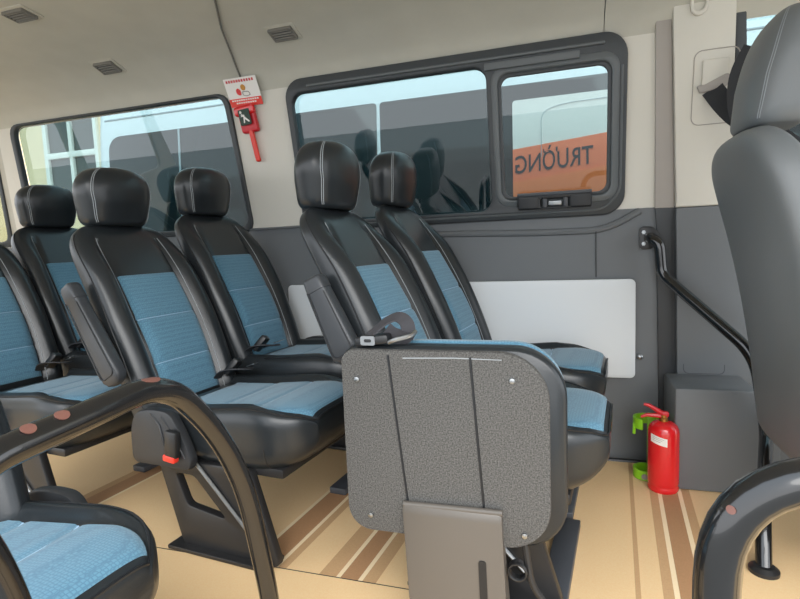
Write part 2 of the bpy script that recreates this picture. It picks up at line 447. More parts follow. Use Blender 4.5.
CU = Cushion(); BK = Back()
def make_seat(loc, label, group, arm=True, side=-1, slide=0., rail=True, cover=True, rz=-6):
    """side: which way the aisle lies (-1: towards -y)"""
    root = thing('passenger_seat', loc, label, 'seat', group, math.radians(rz))
    # cushion
    xs = [-.58, -.575, -.56]+lin_space(-.54, -.09, 22)+[-.075, -.06, -.045, -.032, -.022, -.013, -.006, -.002, 0]
    NA = 72
    cu = MB().loft([[CU.pt(x, 2*PI*(k+.5)/NA) for k in range(NA)] for x in xs]).build('seat_cushion', 'leather', root, 55)
    ed = lambda x: interp(x, [-.58, -.2, -.05, 0], [.70, .72, .86, .95])
    cu.location.x = -slide
    px = lin_space(-.545, -.06, 46)+[-.05, -.04, -.03, -.022, -.015]
    ins = patch(CU.surf, px, [lin_space(-(ed(x)-.04), ed(x)-.04, 25) for x in px], .004, .006).build('cushion_insert', 'blue', root, 60); ins.location.x = -slide
    for sx in (-.36, -.2):
        us = lin_space(-ed(sx)+.05, ed(sx)-.05, 18)
        MB().tube(lift_curve(CU.surf, [(sx-.02*u*u, u) for u in us], .0036), .0022, 5).build('seam', 'seam', ins)
    # piping round the front nose and up both flanks
    pp = []
    for x in lin_space(-.45, -.004, 26): pp.append(CU.pt(x, .60)+Vector((0, .001, .001)))
    for a in lin_space(.8, PI-.8, 10): pp.append(CU.pt(-.003, a)+Vector((.002, 0, .002)))
    for x in lin_space(-.004, -.45, 26): pp.append(CU.pt(x, PI-.60)+Vector((0, -.001, .001)))
    MB().tube(pp, .0032, 6).build('piping', 'piping', cu)
    for a0, a1, sx in ((PI+.05, PI+1.0, -.13), (-1.0, -.05, -.13)):
        MB().tube([CU.pt(sx, a)*1.0 for a in lin_space(a0, a1, 8)], .0022, 5).build('side_seam', 'piping', cu)
    # backrest
    ts = [0, .012, .03]+lin_space(.05, .84, 26)+lin_space(.865, .985, 12)+[.993, .998]
    bk = MB().loft([[BK.pt(t, 2*PI*(k+.5)/NA) for k in range(NA)] for t in ts]).build('backrest', 'leather', root, 60)
    bt = lin_space(.06, .695, 60)
    bi = patch(BK.surf, bt, [lin_space(-.56, .56, 25) for t in bt], .0035, .006).build('backrest_insert', 'blue', root, 60)
    for q in (.24, .46): MB().tube(lift_curve(BK.surf, [(q, u) for u in lin_space(-.54, .54, 18)], .0034), .0022, 5).build('seam', 'seam', bi)
    MB().tube(lift_curve(BK.surf, [(.70, u) for u in lin_space(-.57, .57, 18)], .0022), .0024, 5).build('seam', 'seam', bi)
    for k in (.60, .64):
        for sg in (-1, 1):
            tt = lin_space(.03, .90, 40)
            MB().tube(lift_curve(BK.surf, [(t, sg*k) for t in tt], .0004), .0014, 5).build('stitching', 'stitch', bk)
    # piping where the side panel of the back begins
    for sg in (0, 1):
        MB().tube([BK.pt(t, (.18 if sg == 0 else PI-.18)) for t in lin_space(.04, .93, 34)], .0028, 6).build('piping', 'piping', bk)
    headrest(root, 'leather', -.872, 1.072, .214, .146, .070, .08)
    # recliner cover, buckle and armrest on the aisle flank
    sy = side*.262
    if cover:
        rc = MB().plate(rpoly([(-.60, .41), (-.575, .475), (-.50, .49), (-.42, .485), (-.37, .40), (-.345, .335), (-.36, .305), (-.60, .305)], [.03, .05, .04, .03, .03, .02, .015, .03]), [], .034,
                        lambda u, v, w: (u, sy+w, v), .008).build('recliner_cover', 'plastic', root)
        MB().tube([(-.50, sy+side*.017, .475), (-.465, sy+side*.019, .44), (-.45, sy+side*.019, .38), (-.43, sy+side*.019, .325)], .004, 6).build('cover_rib', 'plastic', rc)
        MB().tube([(-.455, sy+side*.018, .47), (-.40, sy+side*.018, .40), (-.37, sy+side*.018, .345)], .003, 6).build('cover_rib', 'plastic', rc)
        bu = MB().box((-.398, sy+side*.034, .395), (.046, .024, .085), .007, Matrix.Rotation(.12, 3, 'Y')).build('belt_buckle', 'buckle', root)
        MB().box((-.407, sy+side*.0365, .350), (.046, .022, .020), .004, Matrix.Rotation(.12, 3, 'Y')).build('release_button', 'orangered', bu)
    if arm:
        secs = []; A = Vector((-.795, 0, .868)); B = Vector((-.605, 0, .545)) if cover else Vector((-.690, 0, .635)); A.x += .03; B.x += .03; d = (B-A); L = d.length; d.normalize(); nx = Vector((-d.z, 0, d.x))
        for q, w, th in ((0, .016, .030), (.012, .026, .042), (.04, .031, .048), (.16, .033, .05), (.165, .031, .046), (.5, .038, .048), (.80, .043, .048), (.93, .044, .046), (.98, .030, .038), (1, .012, .02)):
            p = A+d*L*q
            secs.append([p+nx*w*spow(math.cos(a), .45)+Vector((0, sy+side*.012+th/2*spow(math.sin(a), .5), 0)) for a in [2*PI*k/28 for k in range(28)]])
        ar = MB().loft(secs).build('armrest', 'armplastic', root, 50)
        MB().tube(fillet([A+d*L*.15+nx*-.026+Vector((0, sy+side*.036, 0)), A+d*L*.92+nx*-.034+Vector((0, sy+side*.036, 0)), A+d*L*.92+nx*.034+Vector((0, sy+side*.036, 0)), A+d*L*.2+nx*.026+Vector((0, sy+side*.036, 0))], .02), .0022, 6).build('armrest_trim', 'plastic', ar)
    # belt tongue and webbing lying in the fold, on the side away from the aisle
    oy = -side*.145
    mb = MB().box((-.475, oy, .512), (.075, .045, .028), .008, Matrix.Rotation(-.9, 3, 'Y') @ Matrix.Rotation(.3, 3, 'Z')).build('belt_stalk', 'buckle', root)
    MB().tube(fillet([(-.53, oy-.03, .47), (-.49, oy-.045, .505), (-.43, oy-.03, .512), (-.40, oy+.01, .502), (-.44, oy+.05, .50), (-.50, oy+.045, .485)], .03), 0, flat=(.034, .004, (0, 0, 1))).build('belt_webbing', 'webbing', root)
    MB().plate(rrect(-.025, -.014, .025, .014, .006), [rrect(-.018, -.008, -.006, .008, .003)], .003, lambda u, v, w: (-.405+u*.8, oy+.03+v, .518+w+u*.25)).build('belt_tongue', 'steel', root)
    # pedestal
    MB().plate(rpoly([(-.57, .30), (-.19, .30), (-.10, .006), (-.48, .006)], [.01, .02, .03, .03]), [rpoly([(-.492, .252), (-.415, .252), (-.295, .128), (-.452, .150)], .018)], .03,
               lambda u, v, w: (u, side*.215+w, v), .005).build('pedestal', 'metal_black', root)
    MB().tube([(-.395, side*.236, .300), (-.195, side*.236, .098)], .006, 8).build('pedestal_brace', 'steel', root)
    MB().box((-.325, side*.215, .009), (.40, .085, .014), .004).build('foot_plate', 'metal_black', root)
    if rail: MB().box((-.135, .0, .014), (.07, .44, .026), .004).build('floor_rail', 'plastic_grey', root)
    MB().box((-.30, 0, .288), (.42, .40, .03), .006).build('seat_pan', 'metal_black', root)
    for o in root.children:
        if o.name.split('.')[0] in ('pedestal', 'pedestal_brace', 'foot_plate', 'floor_rail'): o.location = (-slide, 0, -loc[2])
        if o.name.split('.')[0] == 'seat_pan': o.location.x = -slide
        if o.name.split('.')[0] in ('recliner_cover', 'belt_buckle'): o.location = (-slide*.5+.02, 0, -.014)
    return root

YA, YW = 1.51, 1.98
G2 = 'forward-facing passenger seats with blue inserts'
make_seat((.118, YA, .008), 'black and blue seat directly behind the folded grey jump seat, with raised grey armrest', G2, slide=.0, cover=False)
make_seat((.190, YW, .042), 'black and blue seat by the light wall panel, below the sliding window', G2, arm=False, side=1, slide=.05)
make_seat((-.780, YA, 0), 'black and blue middle-row seat with red-buttoned buckle and raised armrest', G2, rail=False, slide=-.085)
make_seat((-.735, YW, .058), 'black and blue middle-row seat against the wall, below the red emergency hammer', G2, arm=False, side=1, slide=-.04)
make_seat((-1.710, YA, 0), 'black and blue back-row seat at the left photo edge, headrest out of view', G2, arm=False, rail=False, slide=-.17)
make_seat((-1.70, YW, .052), 'black and blue back-row seat against the wall, before the rear window corner', G2, arm=False, side=1, slide=-.04)
make_seat((-.635, .575, -.05), 'black and blue single seat at lower left, behind the bent entrance handrail', G2, arm=False, side=1, slide=.095, rz=-3)

# ------------------------------------------------------------------ driver's seat
def driver_seat():
    root = thing('driver_seat', (1.075, 1.70, 0), 'large charcoal front seat seen from behind at the right edge of the photo', 'seat')
    B = Back(base=(-.33, .34), top=(-.56, 1.235), W=.275, rear=.17, seams=(), bol=.045)
    NA = 72; ts = [0, .012, .03]+lin_space(.05, .84, 26)+lin_space(.865, .985, 12)+[.993, .998]
    bk = MB().loft([[B.pt(t, 2*PI*(k+.5)/NA) for k in range(NA)] for t in ts]).build('backrest', 'leather_grey', root, 60)
    headrest(root, 'leather_grey', -.555, 1.225, .30, .155, .080, .20, rear_seam=True)
    xs = [-.58, -.56]+lin_space(-.54, -.09, 16)+[-.06, -.032, -.013, -.004, 0]
    o = MB().loft([[CU.pt(x, 2*PI*(k+.5)/NA)+Vector((.25, 0, -.02)) for k in range(NA)] for x in xs]).build('seat_cushion', 'leather_grey', root, 55)
    MB().box((-.02, 0, .14), (.46, .40, .26), .03).build('seat_base', 'plastic', root)
    b = MB().plate(rpoly([(-.33, .20), (-.33, .36), (-.12, .42), (.16, .40), (.2, .26), (-.1, .2)], .04), [], .04, lambda u, v, w: (u, -.27+w, v), .008).build('recliner_cover', 'plastic', root)
    MB().lathe([(0, 0), (.02, 0), (.02, .004), (0, .004)], (-.19, -.291, .33), 20, 'y').build('adjuster_cap', 'teal', b)
    return root
driver_seat()

# ------------------------------------------------------------------ folded jump seat
def jump_seat():
    X0, Z0, X1_, Z1 = -.517, .262, -.004, .712
    root = thing('folding_jump_seat', (-.26, 1.17, 0), 'folded jump seat turned up on edge, its grey felt underside facing the camera', 'seat')
    f = lambda dy: (lambda u, v, w: (u+.26, dy+w, v))
    R4 = [.06, .10, .11, .035]
    bp = MB().plate(rrect(X0, Z0, X1_-.030, Z1, R4, 12), [], .022, f(-.029), .006).build('base_panel', 'carpet', root)
    for (xa, xb) in ((-.396, -.361), (-.203, -.180)):
        MB().tube([(xa+.26, -.0402, .70), ((xa+xb)/2+.26, -.0402, .52), (xb+.26, -.0402, .345)], .0028, 6).build('panel_groove', 'piping', bp)
    MB().tube([(-.36+.26, -.0395, .694), (-.24+.26, -.0395, .697), (-.12+.26, -.0385, .695)], .0016, 6).build('panel_welt', 'stitch', bp)
    for (x, z) in ((-.476, .640), (-.112, .650), (-.457, .303), (-.091, .298)):
        MB().lathe([(0, .0), (.0075, .0), (.006, .0035), (.002, .0045), (0, .0045)], (x+.26, -.0405, z), 16, 'y').build('rivet', 'steel', bp)
    # cushion shell: rounded slab a touch larger than the panel, then the seat face and its blue top
    def ring(grow, y, r=0.0):
        return [(u+.26, y, v) for u, v in rrect(X0-grow, Z0-grow, X1_+grow, Z1+grow, [k+grow for k in R4], 12)]
    def bring(grow, y):
        return [(u+.26, y, v) for u, v in rrect(X0-grow+.03, Z0-grow+.05, X1_+grow-.004, Z1+grow+.004, [k+grow for k in R4], 12)]
    MB().loft([ring(-.004, -.020), ring(.004, -.014), ring(.006, .0), ring(.006, .022), ring(.002, .035), ring(-.012, .041)]).build('cushion', 'leather', root, 50)
    MB().loft([bring(-.012, .039), bring(.004, .044), bring(.006, .054), bring(.002, .062), bring(-.03, .066)]).build('cushion_insert', 'blue', root, 50)
    MB().loft([ring(-.03, .064), ring(-.006, .068), ring(-.004, .080), ring(-.02, .087), ring(-.05, .089)]).build('folded_backrest', 'leather', root, 50)
    MB().tube([Vector(p) for p in ring(-.001, .0425)], .003, 6, closed=True).build('piping', 'stitch', root)
    # hinge bracket
    prof = rpoly([(-.062, .335), (-.062, .10), (-.030, .006), (.02, .006), (.012, .10), (-.036, .33), (-.040, .352), (-.055, .352)], [.01, .03, .01, .01, .03, .006, .01, .01])
    xa, xb = -.37, -.140
    secs = []
    for q, dw in ((0, .004), (.03, 0), (.97, 0), (1, .004)):
        x = xa+(xb-xa)*q
        secs.append([(x+.26+.035*(.35-v)*(1 if q < .5 else .9), u+(dw if u < -.05 else 0), v) for u, v in prof])
    br = MB().loft(secs).build('hinge_bracket', 'brownplastic', root, 35)
    MB().plate(rrect(-.0085, -.06, .0085, .06, .006), [], .004, lambda u, v, w: (.077+u-.018*(v+.0), -.0625+w-.0+max(0, -(v+.02))*.0, .178+v)).build('bracket_slot', 'piping', br)
    MB().tube([(xa+.262, -.05, .346), (xb+.262, -.05, .350)], .0075, 10).build('hinge_rod', 'brownplastic', br)
    # base frame, spring and strut to the right of the bracket
    MB().box((.10, .03, .014), (.46, .11, .022), .005).build('base_frame', 'metal_black', root)
    MB().tube(fillet([(.165, -.01, .275), (.18, -.02, .17), (.23, -.015, .10), (.27, .0, .02)], .03), .008, 8).build('strut', 'metal_black', root)
    hx = []
    for k in range(140):
        a = k*.42; hx.append((.150+.0008*k*.0+.020*math.cos(a), -.03+.0005*k*.3, .20+.020*math.sin(a)))
    MB().tube(hx, .003, 6).build('return_spring', 'metal_black', root)
    # belt lying on the upper edge
    MB().tube(resample(fillet([(-.215, .0, .722), (-.185, .0, .748), (-.150, .01, .776), (-.122, .012, .786), (-.100, .01, .770), (-.096, .005, .742), (-.112, .0, .734), (-.135, -.004, .742), (-.150, -.004, .755)], .022), 44), 0,
              flat=(.042, .004, (0, -.35, 1))).build('belt_webbing', 'greyweb', root)
    b = MB().box((-.178, -.012, .732), (.085, .05, .022), .006, Matrix.Rotation(-.12, 3, 'Y')).build('belt_buckle', 'buckle', root)
    MB().plate(rrect(-.018, -.011, .018, .011, .005), [rrect(-.009, -.004, .009, .004, .003)], .003, lambda u, v, w: (-.185+u, -.038-w, .733+v)).build('buckle_plate', 'steel', b)
    MB().tube(fillet([(-.135, -.03, .728), (-.12, -.035, .735), (-.085, -.02, .742), (-.078, .0, .75)], .01), .006, 8).build('belt_tongue', 'steel', root)
jump_seat()

# ------------------------------------------------------------------ van shell
def S(z): return 2.35-max(0, z-1.0)*.19          # inner face of the left wall
def wallmap(off): return lambda u, v, w: (u, S(v)+w-off, v)
W2 = rrect(-1.217, 1.046, .232, 1.722, .085, 8)
W1 = rpoly([(-3.02, 1.054), (-1.505, 1.054), (-1.522, 1.712), (-2.955, 1.712)], .07)
def st(o): o['kind'] = 'structure'; return o
# upper trim (cream), with holes for the windows
st(MB().plate([(-3.15, 1.06), (.63, 1.06), (.60, 1.80), (-3.05, 1.80)], [rpoly([(-3.01, 1.062), (-1.515, 1.062), (-1.53, 1.70), (-2.945, 1.70)], .06), rrect(-1.205, 1.061, .215, 1.70, [.01, .06, .08, .08], 8)], .03,
              lambda u, v, w: (u, S(v)+.02+w, v)).build('wall_left', 'cream'))
# lower trim (dark grey)
st(MB().plate([(-3.7, 0), (.64, 0), (.64, 1.0), (.64, 1.066), (-1.545, 1.066), (-1.545, 1.06), (-3.1, 1.04), (-3.7, 1.04)], [], .03,
              lambda u, v, w: (u, S(v)+.018+w, v)).build('wall_left_lower', 'dark_trim'))
# moulded lip under the window and a panel joint
t = st(MB().tube(fillet([(-.78, 2.350, .998), (-.54, 2.345, 1.0), (-.1, 2.345, .985), (.16, 2.345, .985), (.29, 2.338, 1.055)], .12), .014, 8).build('trim_1', 'dark_trim'))
st(MB().tube([(.123, 2.335, .79), (.123, 2.335, .985)], .002, 6).build('trim_2', 'piping'))
# light panel let into the lower trim
p = st(MB().plate(rrect(-1.33, .363, .275, .780, .022), [], .012, lambda u, v, w: (u, 2.331+w, v), .003).build('trim_3', 'inset'))
# dark moulding over the rounded bottom of the pillar between the windows
st(MB().tube(fillet([(-1.545, 2.335, 1.068), (-1.36, 2.333, 1.068), (-1.17, 2.335, 1.07)], .05), .006, 8).build('trim_9', 'dark_trim'))
# pillar between window and front: groove and pillar board
st(MB().plate([(.345, 1.062), (.415, 1.060), (.372, 1.80), (.322, 1.80)], [], .012, lambda u, v, w: (u, S(v)-.002+w, v), .003).build('trim_4', 'groove'))
st(MB().plate([(.372, 0), (.436, 0), (.436, 1.0), (.415, 1.062), (.345, 1.062), (.352, 1.0)], [], .012, lambda u, v, w: (u, S(v)-.002+w, v), .003).build('trim_5', 'darker_trim'))
st(MB().plate([(.418, 1.060), (.605, 1.060), (.575, 1.80), (.374, 1.80)], [], .03, lambda u, v, w: (u, S(v)-.012+w, v), .006).build('trim_6', 'cream'))
st(MB().plate(rpoly([(.436, .0), (.80, .0), (.80, 1.058), (.418, 1.058)], .006), [], .03, lambda u, v, w: (u, S(v)-.012+w, v), .006).build('trim_7', 'dark_trim'))
st(MB().plate(rrect(.485, .50, .66, .812, .012), [], .004, lambda u, v, w: (u, S(v)-.028+w, v), .001).build('trim_8', 'darker_trim'))
st(MB().plate(rrect(.452, .392, .60, .512, .02), [rrect(.4545, .3945, .5975, .5095, .018)], .004, lambda u, v, w: (u, S(v)-.029+w, v)).build('trim_10', 'darker_trim'))
# wall towards the cab, round the front door window
st(MB().plate([(.60, 1.06), (2.6, 1.06), (2.6, 1.80), (.56, 1.80)], [rpoly([(.66, 1.12), (1.7, 1.12), (1.5, 1.77), (.605, 1.77)], .05)], .03, lambda u, v, w: (u, S(v)+.03+w, v)).build('wall_front_left', 'cream'))
st(MB().plate([(.64, 0), (2.6, 0), (2.6, 1.06), (.64, 1.06)], [], .03, lambda u, v, w: (u, S(v)+.03+w, v)).build('wall_front_left_lower', 'dark_trim'))
w = st(MB().plate(rpoly([(.625, 1.09), (1.73, 1.09), (1.53, 1.80), (.575, 1.80)], .06), [rpoly([(.667, 1.125), (1.69, 1.125), (1.49, 1.765), (.612, 1.765)], .05)], .03, lambda u, v, w: (u, S(v)+w+.012, v), .005).build('window_4', 'rubber'))
MB().plate(rpoly([(.65, 1.11), (1.7, 1.11), (1.5, 1.78), (.60, 1.78)], .05), [], .005, lambda u, v, w: (u, S(v)+.035+w, v)).build('window_pane', 'glass', w)
# rear corner: pillar, a further side window and the back wall
st(MB().plate([(-3.72, 1.04), (-3.10, 1.04), (-3.02, 1.80), (-3.72, 1.80)], [rpoly([(-3.66, 1.075), (-3.22, 1.075), (-3.12, 1.70), (-3.66, 1.70)], .05)], .03, lambda u, v, w: (u, S(v)+.024+w, v)).build('wall_left_rear', 'headliner'))
w = st(MB().plate(rpoly([(-3.68, 1.045), (-3.20, 1.045), (-3.10, 1.72), (-3.68, 1.72)], .05), [rpoly([(-3.65, 1.078), (-3.226, 1.078), (-3.126, 1.69), (-3.65, 1.69)], .05)], .02, lambda u, v, w: (u, S(v)+w+.008, v), .004).build('window_3', 'rubber'))
MB().plate(rpoly([(-3.66, 1.065), (-3.21, 1.065), (-3.11, 1.71), (-3.66, 1.71)], .05), [], .005, lambda u, v, w: (u, S(v)+.03+w, v)).build('window_pane', 'glass_plain', w)
st(MB().plate([(.15, 0), (2.36, 0), (2.36, 1.0), (2.20, 1.85), (.3, 1.85), (.15, 1.0)], [rrect(.35, 1.08, 1.18, 1.68, .07), rrect(1.28, 1.08, 2.15, 1.68, .07)], .04, lambda u, v, w: (-3.72+w, u, v)).build('wall_rear', 'cream'))
# floor
st(MB().box((-.9, 1.30, -.03), (6.0, 2.2, .06)).build('floor', 'floor'))
st(MB().tube([(-2.9, 1.30, .0), (-.1, 1.298, .0)], .0016, 6).build('trim_11', 'piping'))
st(MB().tube([(-2.9, 2.328, .0), (.44, 2.328, .0)], .011, 8).build('baseboard_left', 'piping'))
# ceiling
YS = [.2, .35, .7, 1.2, 1.6, 1.85, 2.02, 2.12, 2.18, 2.215]; ZS = [1.75, 1.86, 1.93, 1.94, 1.915, 1.885, 1.85, 1.805, 1.765, 1.715]
def zc(y): return interp(y, YS, ZS)
ys = lin_space(.2, 2.0, 20)+[2.04, 2.08, 2.11, 2.135, 2.155, 2.175, 2.19, 2.205, 2.215, 2.222]
def ceil_sec(x, drop=0):
    lo = [(x, y, zc(y) if y <= 2.215 else 1.700) for y in ys]
    hi = [(x, y+.02, zc(min(y, 2.215))+.05) for y in reversed(ys)]
    return lo+hi
st(MB().loft([ceil_sec(x) for x in (-3.75, -2, -.5, .145)]).build('ceiling', 'headliner'))
st(MB().loft([ceil_sec(x) for x in (.148, .5, 1.0, 2.0)]).build('ceiling_front', 'headliner'))

# ------------------------------------------------------------------ windows
def wm(off): return lambda u, v, w: (u, S(v)-off+w, v)
w = st(MB().plate(W1, [rpoly([(-2.985, 1.085), (-1.525, 1.085), (-1.552, 1.700), (-2.925, 1.700)], .06)], .03, wm(-.004), .006).build('window_1', 'rubber'))
MB().plate(rpoly([(-2.99, 1.075), (-1.52, 1.075), (-1.545, 1.705), (-2.93, 1.705)], .06), [], .005, wm(-.03)).build('window_pane', 'glass', w)
w = st(MB().plate(W2, [rrect(-1.188, 1.088, -.302, 1.662, .055, 8), rrect(-.262, 1.118, .185, 1.640, .05, 8)], .036, wm(.002), .007).build('window_2', 'rubber'))
MB().plate(rrect(-1.2, 1.08, -.29, 1.67, .05), [], .005, wm(-.024)).build('window_pane', 'glass', w)
sl = MB().plate(rrect(-.282, 1.100, .205, 1.655, .06, 8), [rrect(-.256, 1.128, .176, 1.624, .042, 8)], .020, wm(.014), .006).build('sliding_sash', 'sash', w)
MB().plate(rrect(-.262, 1.124, .180, 1.63, .045, 8), [rrect(-.243, 1.143, .162, 1.611, .036, 8)], .012, wm(.006), .004).build('sash_seal', 'rubber', sl)
MB().plate(rrect(-.255, 1.13, .174, 1.622, .04), [], .004, wm(.004)).build('window_pane', 'glass', sl)
MB().plate(rrect(-.305, 1.640, .06, 1.668, .004), [], .016, wm(.026), .003).build('sash_header', 'sash', w)
MB().plate(rrect(-1.10, 1.678, .15, 1.690, .005), [], .012, wm(.024), .003).build('runner', 'sash', w)
MB().tube(fillet([(-1.2, S(1.066)-.02, 1.066), (.15, S(1.066)-.02, 1.068), (.213, S(1.13)-.02, 1.13), (.213, S(1.6)-.02, 1.6)], .06), .005, 8).build('frame_bead', 'sash', w)
# latch handle across the foot of the sash
l = MB().plate(rrect(-.19, 1.083, .105, 1.142, .008), [rrect(-.095, 1.089, .018, 1.122, .004)], .030, wm(.036), .005).build('latch', 'plastic', sl)
MB().plate(rrect(-.19, 1.136, .105, 1.150, .004), [], .040, wm(.038), .004).build('latch_lip', 'plastic_grey', l)
MB().plate(rrect(-.065, 1.095, -.012, 1.113, .004), [], .010, wm(.036), .002).build('latch_lever', 'steel', l)
for cx in (-.078, .004): MB().plate(rrect(cx-.009, 1.088, cx+.009, 1.124, .004), [], .022, wm(.042), .003).build('latch_catch', 'plastic_grey', l)
for cx in (-.145, .062): MB().plate(rrect(cx-.040, 1.086, cx+.040, 1.132, .005), [], .008, wm(.052), .002).build('latch_pad', 'plastic', l)

# ------------------------------------------------------------------ box and bolt on the lower wall by the pillar
st(MB().box((.52, 2.215, .195), (.275, .24, .39), .012).build('trim_12', 'dark_trim'))
t = tag(MB().lathe([(0, 0), (.011, 0), (.011, .006), (.006, .010), (0, .010)], (.293, 2.333, .454), 18, 'y').build('wall_stud', 'steel'), 'small round stud on the dark wall beside the light grey panel', 'stud')

# ------------------------------------------------------------------ handrails
def rail(name, label, pts, r, fil, group=None):
    root = thing(name, (pts[-1][0], pts[-1][1], 0), label, 'handrail', group)
    off = Vector((pts[-1][0], pts[-1][1], 0))
    path = [Vector(p)-off for p in fillet(pts, fil, 10)]
    MB().tube(path, r, 16).build('rail_tube', 'gloss_black', root)
    return root, off
def scuff(parent, p0, p1, up, r, off, wf=.42):
    """a worn patch: a thin curved sliver that follows the tube between two points of its axis"""
    P0, P1, U = Vector(p0)-off, Vector(p1)-off, Vector(up); T = (P1-P0).normalized(); U = (U-T*U.dot(T)).normalized(); B = T.cross(U); n = 10; secs = []
    for k in range(n+1):
        q = k/n; w = wf*math.sqrt(max(.01, 1-(2*q-1)**2)); P = P0.lerp(P1, q)
        ring = [P+(U*math.cos(a)+B*math.sin(a))*(r+.0006) for a in lin_space(-w, w, 7)]
        ring += [P+(U*math.cos(a)+B*math.sin(a))*(r-.001) for a in lin_space(w, -w, 7)]
        secs.append(ring)
    MB().loft(secs).build('worn_patch', 'scratch', parent)
r1, off = rail('entrance_handrail', 'bent black tubular handrail at lower left with worn copper scuffs', [(-.60, .418, .0), (-.60, .398, .56), (-.60, .335, .735), (-.60, .650, .756), (-.60, .762, .640), (-.60, .838, .495), (-.60, .90, .20), (-.60, .905, 0)], .0195, [.12, .075, .07, .09, .10, .12])
scuff(r1, (-.60, .418, .7425), (-.60, .435, .7437), (.6, -.8, 1), .0195, off)
scuff(r1, (-.60, .460, .7450), (-.60, .478, .7460), (.6, -.8, 1), .0195, off)
scuff(r1, (-.60, .598, .7505), (-.60, .632, .746), (.3, -.5, 1), .0205, off)
for y in (.418, .905): MB().lathe([(0, 0), (.045, 0), (.045, .008), (.024, .014), (0, .014)], (0, y-off.y, 0), 20).build('floor_flange', 'metal_black', r1)
r2, off = rail('step_handrail', 'thick black bent handrail in the lower right corner of the photo', [(.62, .52, .0), (.62, .52, .742), (.132, .52, .738), (.129, .52, 0)], .0200, [.09, .11])
for x in (.62, .129): MB().lathe([(0, 0), (.045, 0), (.045, .008), (.024, .014), (0, .014)], (x-off.x, 0, 0), 20).build('floor_flange', 'metal_black', r2)
scuff(r2, (.1475, .52, .696), (.1515, .52, .702), (-.8, -1, .5), .0205, off, .2)
r3, off = rail('slanted_handrail', 'slanting black grab rail bolted to the wall at the dark pillar', [(.323, 2.335, .945), (.325, 2.28, .945), (.352, 2.262, .92), (.362, 2.265, .800), (.615, 2.03, .535), (.655, 2.03, .28), (.54, 1.68, .12), (.525, 1.615, .0)], .021, [.03, .03, .035, .08, .08, .08])
b = MB().plate(rpoly([(-.036, -.046), (.012, -.046), (.034, .0), (.034, .018), (.012, .046), (-.036, .046)], .015), [], .010, lambda u, v, w: (.325-off.x+u, 2.326-off.y+w, .945+v), .002).build('wall_bracket', 'metal_black', r3)
for z in (.922, .968): MB().lathe([(0, 0), (.009, 0), (.008, .006), (0, .007)], (.303-off.x, 2.321-off.y, z), 6, 'y').build('bolt', 'steel', b)
MB().lathe([(0, 0), (.038, 0), (.038, .010), (.026, .02), (0, .02)], (0, 0, 0), 20).build('floor_flange', 'metal_black', r3)

# ------------------------------------------------------------------ fire extinguisher and its holder
e = thing('fire_extinguisher', (.345, 2.092, 0), 'red fire extinguisher standing on the striped floor against the wall', 'fire extinguisher')
body = MB().lathe([(0, 0), (.050, 0), (.054, .006), (.054, .016), (.0525, .02), (.0525, .028), (.054, .031), (.0545, .036), (.054, .225), (.052, .238), (.046, .250), (.034, .260), (.020, .265), (0, .265)], n=36).build('cylinder', 'red', e)
MB().loft([[(r_*math.sin(a-.42), -r_*math.cos(a-.42), .203+dz-.012*a) for r_, dz in ((.0535, -.015), (.0549, -.015), (.0549, .015), (.0535, .015))] for a in lin_space(-.6, .5, 16)]).build('label', 'white', body)
mb = MB()
for k, z in enumerate((.212, .206, .199)):
    mb.tube([(.0556*math.sin(a-.42), -.0556*math.cos(a-.42), z-.012*a) for a in lin_space(-.45, .30-.1*k, 10)], .0007, 4)
mb.build('label_print', 'ink', body)
MB().lathe([(0, .262), (.016, .262), (.016, .275), (.013, .278), (.013, .288), (0, .288)], n=18).build('valve', 'brass', e)
mb = MB().tube([(.012, 0, .286), (-.01, 0, .296), (-.05, -.002, .322), (-.068, -.002, .326)], [.010, .010, .007, .005], 8).build('upper_lever', 'redplastic', e)
MB().tube([(.012, 0, .280), (-.02, 0, .284), (-.058, -.002, .285), (-.078, -.002, .276)], [.009, .009, .007, .005], 8).build('lower_lever', 'redplastic', e)
MB().box((0.004, 0, .291), (.026, .022, .02), .005).build('valve_head', 'redplastic', e)
h = thing('extinguisher_holder', (.300, 2.19, 0), 'lime green plastic bracket standing behind the red extinguisher', 'holder')
def cring(z0, z1, a0, a1, r, th):
    secs = []
    for a in lin_space(a0, a1, 26):
        c, s_ = math.cos(a), math.sin(a)
        secs.append([(r*c, r*s_, z0), ((r+th)*c, (r+th)*s_, z0), ((r+th)*c, (r+th)*s_, z1), (r*c, r*s_, z1)])
    return MB().loft(secs)
MB().box((.028, .022, .13), (.045, .010, .25), .004).build('spine', 'green', h)
cring(.002, .038, 0, 2*PI, .040, .008).build('cup', 'green', h)
MB().lathe([(0, 0), (.046, 0), (.046, .004), (0, .004)], n=28).build('cup_floor', 'darkgreen', h)
cring(.205, .245, .3, 4.3, .040, .009).build('clip', 'green', h)
MB().tube([(-.044, -.012, .222), (-.047, -.018, .18)], .006, 8).build('clip_tip', 'green', h)
MB().lathe([(0, 0), (.011, 0), (.011, .003), (0, .003)], (-.012, -.047, .018), 16, 'y').build('cup_badge', 'ink', h)

